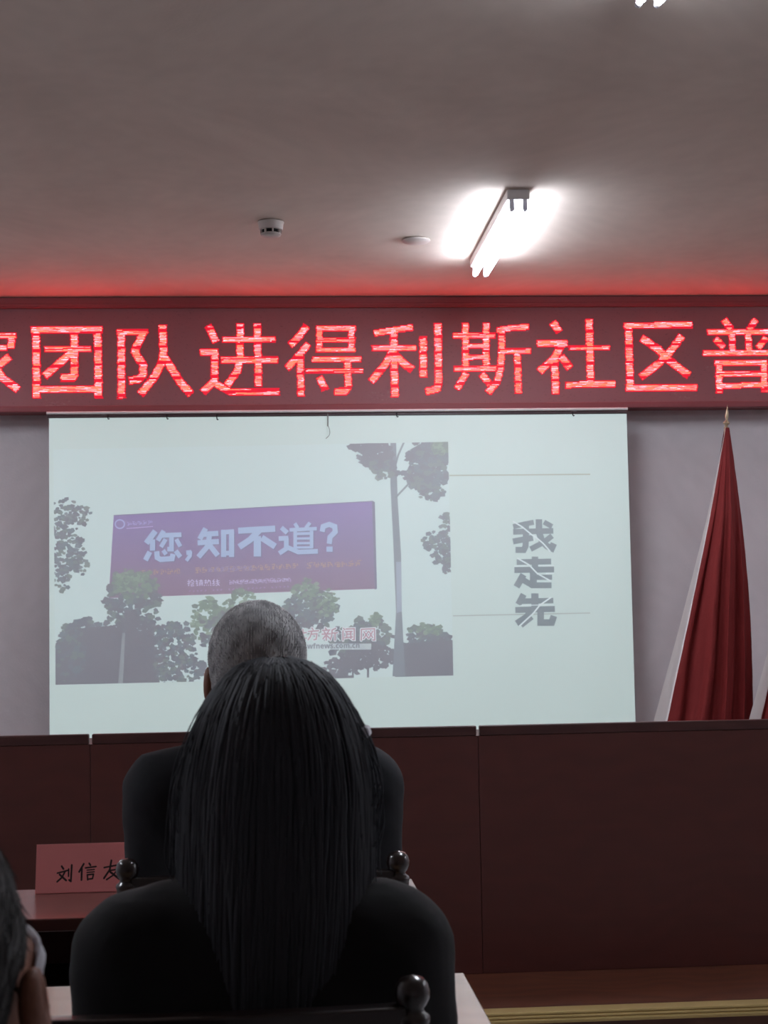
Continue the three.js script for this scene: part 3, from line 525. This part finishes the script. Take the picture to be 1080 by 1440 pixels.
// ---------------------------------------------------------------- people: smooth unions of tapered capsules, meshed by surface nets
function nets(f, [x0, y0, z0, x1, y1, z1], c) {
  const nx = Math.ceil((x1 - x0) / c) + 1, ny = Math.ceil((y1 - y0) / c) + 1, nz = Math.ceil((z1 - z0) / c) + 1, val = new Float32Array(nx * ny * nz), id = new Int32Array(nx * ny * nz).fill(-1), at = (i, j, k) => (k * ny + j) * nx + i;
  for (let k = 0; k < nz; k++) for (let j = 0; j < ny; j++) for (let i = 0; i < nx; i++) val[at(i, j, k)] = f(x0 + i * c, y0 + j * c, z0 + k * c);
  const pos = [], idx = [], E = [[0, 1], [2, 3], [4, 5], [6, 7], [0, 2], [1, 3], [4, 6], [5, 7], [0, 4], [1, 5], [2, 6], [3, 7]];
  for (let k = 0; k < nz - 1; k++) for (let j = 0; j < ny - 1; j++) for (let i = 0; i < nx - 1; i++) {
    const v = [0, 1, 2, 3, 4, 5, 6, 7].map((b) => val[at(i + (b & 1), j + (b >> 1 & 1), k + (b >> 2))]);
    let n = 0, sx = 0, sy = 0, sz = 0;
    for (const [a, b] of E) if (v[a] < 0 !== v[b] < 0) { const t = v[a] / (v[a] - v[b]); n++; sx += (a & 1) + t * ((b & 1) - (a & 1)); sy += (a >> 1 & 1) + t * ((b >> 1 & 1) - (a >> 1 & 1)); sz += (a >> 2) + t * ((b >> 2) - (a >> 2)); }
    if (n) { id[at(i, j, k)] = pos.length / 3; pos.push(x0 + (i + sx / n) * c, y0 + (j + sy / n) * c, z0 + (k + sz / n) * c); }
  }
  const quad = (a, b, d, e, flip) => { if (a < 0 || b < 0 || d < 0 || e < 0) return; flip ? idx.push(a, b, d, a, d, e) : idx.push(a, d, b, a, e, d); };
  for (let k = 1; k < nz - 1; k++) for (let j = 1; j < ny - 1; j++) for (let i = 1; i < nx - 1; i++) {
    const v = val[at(i, j, k)] < 0;
    if (v !== val[at(i + 1, j, k)] < 0) quad(id[at(i, j, k)], id[at(i, j - 1, k)], id[at(i, j - 1, k - 1)], id[at(i, j, k - 1)], !v);
    if (v !== val[at(i, j + 1, k)] < 0) quad(id[at(i, j, k)], id[at(i, j, k - 1)], id[at(i - 1, j, k - 1)], id[at(i - 1, j, k)], !v);
    if (v !== val[at(i, j, k + 1)] < 0) quad(id[at(i, j, k)], id[at(i - 1, j, k)], id[at(i - 1, j - 1, k)], id[at(i, j - 1, k)], !v);
  }
  const g = new THREE.BufferGeometry(); g.setAttribute('position', new THREE.Float32BufferAttribute(pos, 3)); g.setIndex(idx); g.computeVertexNormals();
  g.setAttribute('uv', new THREE.Float32BufferAttribute(new Float32Array(pos.length / 3 * 2), 2));
  return g;
}
const smin = (a, b, k) => { const h = Math.max(0, k - Math.abs(a - b)) / k; return Math.min(a, b) - h * h * k * 0.25; };
const smax = (a, b, k) => -smin(-a, -b, k);
function capsule(x, y, z, [ax, ay, az, ra], [bx2, by, bz, rb]) {
  const dx = bx2 - ax, dy = by - ay, dz = bz - az, h = Math.max(0, Math.min(1, ((x - ax) * dx + (y - ay) * dy + (z - az) * dz) / (dx * dx + dy * dy + dz * dz + 1e-9)));
  return Math.hypot(x - ax - dx * h, y - ay - dy * h, z - az - dz * h) - ra - (rb - ra) * h;
}
const ell = (x, y, z, cx, cy, cz, rx, ry, rz) => { const a = (x - cx) / rx, b = (y - cy) / ry, d = (z - cz) / rz, k = Math.hypot(a, b, d), g = Math.hypot(a / rx, b / ry, d / rz); return g < 1e-6 ? -Math.min(rx, ry, rz) : k * (k - 1) / g; };
const union = (bones, k) => (x, y, z) => { let d = 1; for (const [a, b] of bones) d = smin(d, capsule(x, y, z, a, b), k); return d; };
function bounds(bones, pad) { const b = [9, 9, 9, -9, -9, -9]; for (const bone of bones) for (const p of bone) for (let k = 0; k < 3; k++) { b[k] = Math.min(b[k], p[k] - p[3] - pad); b[k + 3] = Math.max(b[k + 3], p[k] + p[3] + pad); } return b; }
// head: origin at eye height, face towards -z, crown at +0.115, chin at -0.115
function headField(x, y, z) {
  let d = ell(x, y, z, 0, 0.028, 0.012, 0.074, 0.088, 0.094);
  d = smin(d, ell(x, y, z, 0, -0.035, -0.02, 0.062, 0.075, 0.066), 0.03);
  d = smin(d, capsule(x, y, z, [-0.028, -0.088, -0.045, 0.026], [0.028, -0.088, -0.045, 0.026]), 0.025);        // jaw and chin
  d = smin(d, capsule(x, y, z, [0, -0.098, -0.068, 0.014], [0, -0.09, -0.062, 0.018]), 0.02);
  d = smin(d, capsule(x, y, z, [-0.034, 0.02, -0.07, 0.011], [0.034, 0.02, -0.07, 0.011]), 0.014);               // brow
  for (const s of [-1, 1]) {
    d = smax(d, -ell(x, y, z, s * 0.031, -0.001, -0.092, 0.016, 0.011, 0.014), 0.01);                             // eye sockets
    d = smin(d, ell(x, y, z, s * 0.045, -0.032, -0.058, 0.02, 0.02, 0.02), 0.02);                                 // cheekbones
    d = smin(d, ell(x, y, z, s * 0.012, -0.042, -0.09, 0.008, 0.007, 0.009), 0.008);                              // nostril wings
    const ex = s * (x - s * 0.079), ey = y + 0.018, ez = z - 0.012;                                               // ear: a tilted shell with a hollow
    const ear = smax(ell(ex, ey, ez, 0.006, 0, 0.006, 0.011, 0.033, 0.021), -ell(ex, ey, ez, 0.016, 0.004, -0.001, 0.009, 0.021, 0.011), 0.004);
    d = smin(d, ear, 0.008);
  }
  d = smin(d, capsule(x, y, z, [0, 0.004, -0.083, 0.008], [0, -0.036, -0.1, 0.011]), 0.012);                      // nose
  d = smin(d, capsule(x, y, z, [-0.017, -0.064, -0.079, 0.0055], [0.017, -0.064, -0.079, 0.0055]), 0.006);        // lips
  d = smin(d, capsule(x, y, z, [-0.014, -0.074, -0.077, 0.006], [0.014, -0.074, -0.077, 0.006]), 0.005);
  return d;
}
const headGeometry = nets(headField, [-0.11, -0.135, -0.13, 0.11, 0.135, 0.125], 0.0042);
// hand: origin at the wrist, fingers towards -z, palm down; s = 1 has its thumb on the +x side
function handGeometry(s) {
  const bones = [[[0, 0, 0.01, 0.02], [-0.016, 0, -0.07, 0.0135]], [[0, 0, 0, 0.02], [0.018, 0, -0.072, 0.0135]], [[0, -0.002, -0.01, 0.018], [0, 0, -0.07, 0.015]]];
  [[0.027, 0.042, 0.026, 0.02, 0.0085], [0.0085, 0.047, 0.03, 0.022, 0.0088], [-0.0105, 0.043, 0.027, 0.021, 0.0083], [-0.028, 0.033, 0.02, 0.018, 0.0073]].forEach(([x, a, b, c, r], i) => {
    const z0 = -0.074 + Math.abs(i - 1) * 0.004, sp = (1.4 - i) * 0.06;
    const p0 = [x, 0.001, z0, r * 1.1], p1 = [x + sp * a, 0.006 - i * 0.001, z0 - a * 0.97, r], p2 = [x + sp * (a + b), -0.006 - i * 0.001, z0 - a - b * 0.85, r * 0.92], p3 = [x + sp * (a + b + c), -0.013, z0 - a - b * 0.85 - c * 0.8, r * 0.8];
    bones.push([p0, p1], [p1, p2], [p2, p3]);
  });
  const t0 = [0.018, -0.004, -0.018, 0.012], t1 = [0.042, -0.006, -0.046, 0.0105], t2 = [0.05, -0.009, -0.078, 0.0092], t3 = [0.047, -0.012, -0.1, 0.0078];
  bones.push([t0, t1], [t1, t2], [t2, t3]);
  const g = nets(union(bones, 0.007), bounds(bones, 0.01), 0.0034);
  if (s < 0) { g.scale(-1, 1, 1); const ix = g.index.array; for (let i = 0; i < ix.length; i += 3) { const q = ix[i]; ix[i] = ix[i + 1]; ix[i + 1] = q; } g.computeVertexNormals(); }
  return g;
}
const handR = handGeometry(-1), handL = handGeometry(1);
const pose = (g, [x, y, z], ry = 0, rx = 0, rz = 0) => g.clone().applyMatrix4(new THREE.Matrix4().compose(V(x, y, z), new THREE.Quaternion().setFromEuler(new THREE.Euler(rx, ry, rz, 'YXZ')), V(1, 1, 1)));

// a seated figure; coordinates are local: x to the right, z backwards, hips above the origin
function seated(label, at, o) {
  const t = thing('person', label, 'person', at);
  const { sw, sy, lean, neck, head, hw, elbow, wrist } = o, chest = sy - 0.12;
  const bones = [], coat = [], legs = [];
  for (const s of [-1, 1]) {
    const hip = [s * 0.085, 0.535, 0.0, 0.09], knee = [s * 0.12, 0.55, -0.4, 0.056], ankle = [s * 0.115, 0.1, -0.36, 0.038], sh = [s * sw, sy - 0.05, lean + 0.01, 0.046], el = [s * elbow[0], elbow[1], elbow[2], 0.036], wr = [s * wrist[0], wrist[1], wrist[2], 0.024];
    bones.push([hip, knee], [knee, [s * 0.117, 0.32, -0.39, 0.052]], [[s * 0.117, 0.32, -0.39, 0.052], ankle], [ankle, [s * 0.12, 0.045, -0.47, 0.034]]);
    bones.push([[s * 0.07, 0.55, 0.0, 0.095], [s * 0.075, chest, lean, 0.085]], [[s * 0.05, sy - 0.05, lean, 0.055], sh], [sh, el], [el, wr]);
    legs.push([[s * 0.085, 0.545, 0.0, 0.102], [s * 0.12, 0.553, -0.4, 0.068]], [[s * 0.12, 0.55, -0.4, 0.068], [s * 0.115, 0.075, -0.36, 0.054]]);
    const k = o.puff;
    coat.push([[s * 0.085, 0.56, 0.0, 0.105 + k], [s * (hw - 0.11), 0.78, lean * 0.6, 0.095 + k]], [[s * (hw - 0.11), 0.78, lean * 0.6, 0.095 + k], [s * (sw - 0.08), chest, lean, 0.1 + k]], [[s * 0.035, sy + 0.0, lean + 0.012, 0.052], [s * sw, sy - 0.048, lean + 0.01, 0.05 + k]]);
    coat.push([[s * sw, sy - 0.055, lean + 0.01, 0.056 + k], [s * elbow[0], elbow[1], elbow[2], 0.045 + k]], [[s * elbow[0], elbow[1], elbow[2], 0.045 + k], [s * (wrist[0] * 0.93 + elbow[0] * 0.07), wrist[1] * 0.93 + elbow[1] * 0.07, wrist[2] * 0.9 + elbow[2] * 0.1, 0.03 + k * 0.6]]);
  }
  bones.push([[0, sy - 0.02, lean + 0.005, 0.06], [neck[0], neck[1], neck[2], 0.052]]);
  coat.push([[0, 0.6, 0.01, 0.1], [0, sy - 0.03, lean + 0.01, 0.085]]);
  const fb = union(bones, 0.035), core = nets(fb, bounds(bones, 0.03), 0.0115);
  const hd = pose(headGeometry, head, o.turn ?? 0, o.nod ?? 0, o.tilt ?? 0);
  const hands = [-1, 1].map((s) => pose(s < 0 ? handL : handR, [s * wrist[0], wrist[1] + 0.001, wrist[2]], s * (o.handTurn ?? 0.3), o.handPitch ?? 0));
  mesh('body', mergeGeometries([core, hd, ...hands]), M.skin, t);
  const fc = union(coat, 0.05), hole = [neck[0], neck[1] + 0.05, neck[2]];
  const folds = (x, y, z) => 0.005 * noise(x * 14 + 3, y * 10, z * 14) + 0.0045 * noise(x * 8, y * 30 + x * 24, z * 8 + 5);
  mesh(o.coatName, nets((x, y, z) => smax(fc(x, y, z) + folds(x, y, z), -capsule(x, y, z, [0, sy + 0.015, lean, 0.058], [hole[0], hole[1], hole[2], 0.066]), 0.012), bounds(coat, 0.03), 0.011), o.coat, t);
  if (o.collar) {                                                       // standing collar round the neck
    const cf = (x, y, z) => { const q = Math.hypot((x - neck[0]) / 1.05, z - neck[2] - 0.004), r = 0.064 + (y - sy) * 0.05; return smax(smax(Math.abs(q - r) - 0.0055, y - (sy + o.collar), 0.006), (sy - 0.03) - y, 0.006); };
    mesh('collar', nets(cf, [neck[0] - 0.1, sy - 0.045, neck[2] - 0.1, neck[0] + 0.1, sy + o.collar + 0.02, neck[2] + 0.11], 0.005), o.coat, t);
  }
  const fl = union(legs, 0.04);
  mesh('trousers', nets((x, y, z) => fl(x, y, z) + folds(x, y, z) * 1.2, bounds(legs, 0.03), 0.0115), M.trousers, t);
  for (const s of [-1, 1]) {
    const sb = [[[s * 0.115, 0.06, -0.335, 0.04], [s * 0.12, 0.05, -0.42, 0.038]], [[s * 0.12, 0.045, -0.42, 0.04], [s * 0.127, 0.038, -0.52, 0.036]]], fs = union(sb, 0.03);
    mesh('shoe', nets((x, y, z) => smax(fs(x, y, z), 0.002 - y, 0.004), bounds(sb, 0.02), 0.008), M.shoe, t);
  }
  const H = new THREE.Group(); H.position.set(...head); H.rotation.set(o.nod ?? 0, o.turn ?? 0, o.tilt ?? 0, 'YXZ'); H.updateMatrix();
  const put = (name, g, m, label2) => mesh(name, g.applyMatrix4(H.matrix), m, t, label2);
  for (const s of [-1, 1]) put('eye', new THREE.SphereGeometry(0.0105, 16, 12).translate(s * 0.031, -0.001, -0.0735), M.eye);
  return { t, put, H };
}
// a cap of hair over the skull: grown shell cut away from the face, with short tufts
function shortHair(grow, front, seed, tufts, size, tint, lift) {
  const f = (x, y, z) => {
    const shell = smin(ell(x, y, z, 0, 0.03, 0.014, 0.074 + grow, 0.088 + grow, 0.094 + grow), ell(x, y, z, 0, -0.02, 0.05, 0.06 + grow, 0.06, 0.052 + grow), 0.03) + 0.0022 * noise(x * 30 + seed, y * 22, z * 30);
    const cut = -z - front - Math.max(0, y - 0.045) * 0.9;               // keep what lies behind the hairline
    const ears = -capsule(x, y, z, [-0.12, -0.022, 0.012, 0.027], [0.12, -0.022, 0.012, 0.027]);
    return smax(smax(smax(shell, cut, 0.008), -0.082 - y - Math.max(0, z) * 0.1, 0.01), ears, 0.006);
  };
  const base = nets(f, [-0.115, -0.12, -0.12, 0.115, 0.14, 0.14], 0.0045), R = rng(seed * 17 + 3), p = base.attributes.position, n = base.attributes.normal, out = [];
  const tone = (x, y, z) => o2(0.5 + 0.5 * noise(x * 40 + 9, y * 40, z * 40) + (R() - 0.5) * 0.5);
  const o2 = (k) => Math.max(0, Math.min(1, k));
  const paint = (g, k) => { const c = new Float32Array(g.attributes.position.count * 3); for (let i = 0; i < c.length; i++) c[i] = k(i / 3 | 0); g.setAttribute('color', new THREE.BufferAttribute(c, 3)); return g; };
  const shade = (x, y, z) => tint * (0.55 + 0.9 * o2(0.5 + noise(x * 55, y * 30, z * 55)));
  const b = base.toNonIndexed(), bp = b.attributes.position, ks = Array.from({ length: bp.count }, (_, i) => shade(bp.getX(i), bp.getY(i), bp.getZ(i)));
  out.push(paint(b, (i) => ks[i]));
  for (let i = 0; i < tufts; i++) {
    const k = Math.floor(R() * p.count), N = V(n.getX(k), n.getY(k), n.getZ(k)), P = V(p.getX(k), p.getY(k), p.getZ(k));
    const flow = V(P.x * 3 + (R() - 0.5) * 0.35, -0.4 - (P.z > 0.03 ? 0.8 : 0), 0.9); flow.addScaledVector(N, -flow.dot(N)).normalize();      // hairs lie along the scalp, from the brow over the crown
    const dir = flow.addScaledVector(N, lift * (0.6 + 0.8 * R())).normalize(), len = size * (0.7 + 0.6 * R()), c = new THREE.ConeGeometry(0.0009, len, 4, 1, true).translate(0, len * 0.42, 0);
    c.applyQuaternion(new THREE.Quaternion().setFromUnitVectors(V(0, 1, 0), dir)).translate(P.x, P.y, P.z);
    const kk = tint * (0.45 + 1.5 * tone(P.x, P.y, P.z) * (R() < 0.8 ? 1 : 1.5));
    out.push(paint(c.toNonIndexed(), () => kk));
  }
  return mergeGeometries(out);
}
// face mask over nose, cheeks and chin: a shell grown from the head, with two ear loops
function maskGeometry(grow, low = -0.115) {
  const f = (x, y, z) => {
    const s = smin(headField(x, y, z), ell(x, y, z, 0, -0.045, -0.07, 0.05, 0.045, 0.045), 0.02), shell = Math.max(s - grow, -(s - grow + 0.004));
    return smax(smax(smax(shell, y - (-0.016 - 0.25 * Math.max(0, z + 0.07)), 0.003), low - y, 0.004), z + 0.02 + 0.3 * Math.abs(y + 0.06), 0.003) + 0.0008 * Math.sin(y * 420);
  };
  const loops = [-1, 1].flatMap((s) => [[-0.04, 0.004], [-0.085, -0.052]].map(([y0, y1]) => tube([V(s * 0.07, y0, -0.03), V(s * 0.082, (y0 + y1) / 2, -0.008), V(s * 0.085, y1, 0.02), V(s * 0.08, -0.02, 0.034)], 0.0016, 10, 5)));
  return mergeGeometries([nets(f, [-0.105, -0.15, -0.15, 0.105, 0.02, 0.03], 0.0034), ...loops].map((g) => g.toNonIndexed()));
}

// the grey-haired man
{
  const p = seated('man from behind with short greying hair and dark jacket, beyond the long-haired woman', [-0.02, 0, -2.765], {
    sw: 0.171, sy: 1.075, lean: 0.005, hw: 0.195, neck: [-0.004, 1.125, -0.005], head: [-0.009, 1.222, -0.022], elbow: [0.193, 0.8, -0.03], wrist: [0.15, 0.785, -0.31], puff: 0.008, coat: M.navy, coatName: 'jacket', collar: 0.035, nod: -0.03, handTurn: 0.25 });
  p.put('hair', shortHair(0.0125, 0.035, 2, 7500, 0.018, 0.33, 0.13), M.hairGrey, 'short greying hair');
}
// the long-haired woman
{
  const p = seated('woman from behind with long loose black hair and black coat', [-0.014, 0, -1.85], {
    sw: 0.143, sy: 0.98, lean: 0.0, hw: 0.192, neck: [0.008, 1.03, -0.01], head: [0.014, 1.136, -0.02], elbow: [0.168, 0.73, -0.02], wrist: [0.12, 0.785, -0.28], puff: 0.012, coat: M.black, coatName: 'coat', nod: -0.05, handTurn: 0.3 });
  // hair: a thick mantle from crown to mid-back, covered with locks; angle 0 is the back of the head
  const R = rng(41), cx = 0.016, cz = -0.008, top = 1.266;
  const key = [[1.266, 0.012, 0.02, 0.0], [1.259, 0.04, 0.05, 0.0], [1.242, 0.063, 0.074, 0.001], [1.21, 0.085, 0.098, 0.001], [1.17, 0.1, 0.108, 0.001], [1.12, 0.11, 0.106, 0.0], [1.06, 0.112, 0.105, -0.002], [0.99, 0.112, 0.118, -0.004], [0.9, 0.106, 0.126, -0.008], [0.8, 0.094, 0.126, -0.012], [0.72, 0.075, 0.118, -0.012]];
  const ring = (y) => { let i = 0; while (i < key.length - 2 && y < key[i + 1][0]) i++; const [y0, a0, b0, c0] = key[i], [y1, a1, b1, c1] = key[i + 1], q = Math.max(0, Math.min(1, (y0 - y) / (y0 - y1))), l = (m, n) => m + (n - m) * q; return [l(a0, a1), l(b0, b1), l(c0, c1)]; };
  const spot = (a, y, out = 0) => { const [rx, rz, dx] = ring(y); return V(cx + dx + Math.sin(a) * (rx + out), y, cz + Math.cos(a) * (rz + out) * (Math.cos(a) < 0 ? 0.8 : 1)); };
  const nv = 70, na = 150, pos = [], idx = [], A = 1.95;
  for (let j = 0; j <= nv; j++) {
    const v = j / nv, y = top - (top - 0.725) * (v * v * 0.35 + v * 0.65), open = y > 1.2 ? Math.PI : y > 1.15 ? Math.PI - (1.2 - y) / 0.05 * (Math.PI - A) : A;
    for (let i = 0; i <= na; i++) { const a = -open + 2 * open * i / na, w = noise(a * 7, y * 3, 1) * 0.006 + noise(a * 24, y * 2.2, 7) * 0.0035; const q = spot(a, y - 0.03 * Math.max(0, noise(a * 10, 5, 5)) * v, w * Math.min(1, v * 6)); pos.push(q.x, q.y, q.z); if (i < na && j < nv) { const k = j * (na + 1) + i, m = k + na + 1; idx.push(k, k + 1, m, k + 1, m + 1, m); } }
  }
  // inner face of the mantle, 18 mm in
  const n0 = pos.length / 3;
  for (let i = 0; i < n0; i++) { const x = pos[3 * i] - cx, z = pos[3 * i + 2] - cz, l = Math.hypot(x, z) + 1e-6, s = Math.max(0.2, 1 - 0.018 / l); pos.push(cx + x * s, pos[3 * i + 1] - 0.006, cz + z * s); }
  const m0 = idx.length; for (let i = 0; i < m0; i += 3) idx.push(idx[i] + n0, idx[i + 2] + n0, idx[i + 1] + n0);
  for (let i = 0; i < na; i++) { const k = nv * (na + 1) + i; idx.push(k, k + 1, k + n0, k + 1, k + 1 + n0, k + n0); }
  for (let j = 0; j < nv; j++) for (const i of [0, na]) { const k = j * (na + 1) + i, m = k + na + 1; idx.push(k, m, k + n0, m, m + n0, k + n0); }
  const mantle = new THREE.BufferGeometry(); mantle.setAttribute('position', new THREE.Float32BufferAttribute(pos, 3)); mantle.setIndex(idx); mantle.computeVertexNormals(); mantle.setAttribute('uv', new THREE.Float32BufferAttribute(new Float32Array(pos.length / 3 * 2), 2));
  const locks = [];
  for (let i = 0; i < 520; i++) {
    const a = (R() * 2 - 1) * (i % 3 ? 1.95 : 3.1), back = Math.abs(a) < 1.95, r = 0.0014 + R() * 0.0022, end = back ? 0.74 + R() * 0.14 + Math.abs(a) * 0.03 : 1.17, pts = [], dr = (R() - 0.5) * 0.3, ph = R() * 6, start = 1.2655 - R() * R() * 0.03;
    for (let k = 0; k <= 12; k++) { const q = k / 12, y = start - (start - end) * q ** 1.5; pts.push(spot(a + dr * q * (back ? 1 : 0.2) + 0.05 * Math.sin(q * 5 + ph) * q, y, -0.0006 + 0.0028 * R())); }
    locks.push(tube(pts, r, 26, 5));
  }
  for (let i = 0; i < 46; i++) {                                        // stray hairs standing off at the sides
    const s = R() < 0.5 ? -1 : 1, a = s * (1.2 + R() * 0.6), y0 = 1.24 - R() * 0.06, len = 0.08 + R() * 0.14, off = 0.006 + R() * 0.012, pts = [];
    for (let k = 0; k <= 6; k++) { const q = k / 6; pts.push(spot(a, y0 - len * q, off * Math.sin(q * Math.PI * (0.6 + 0.4 * R())))); }
    locks.push(tube(pts, 0.0006, 12, 4));
  }
  mesh('hair', mergeGeometries([mantle, ...locks].map((g) => g.toNonIndexed())), M.hairBlack, p.t, 'long loose black hair');
  mesh('hair_clip', new RoundedBoxGeometry(0.012, 0.013, 0.045, 2, 0.0035).rotateZ(0.25).rotateY(-0.12).translate(0.1195, 1.178, 0.0), M.mask, p.t, 'small pale clip at the right edge of the hair');
}
// the person cut by the left picture edge
{
  const p = seated('person cut by the left picture edge, dark hair, white mask, one ear showing', [-0.3, 0, -1.02], {
    sw: 0.17, sy: 0.9, lean: -0.06, hw: 0.19, neck: [0.01, 0.96, -0.1], head: [0.047, 1.061, -0.135], elbow: [0.2, 0.66, -0.1], wrist: [0.1, 0.64, -0.3], puff: 0.008, coat: M.navy, coatName: 'jacket', collar: 0.03, nod: 0.42, turn: -0.13, handTurn: 0.35 });
  p.put('hair', shortHair(0.004, 0.03, 6, 5000, 0.016, 0.045, 0.03), M.hairGrey, 'dark hair');
  p.put('face_mask', maskGeometry(0.004), M.mask, 'white face mask');
}

scene.traverse((o) => { if (o.isLight && o.shadow) o.castShadow = true; });
renderer.render(scene, camera);
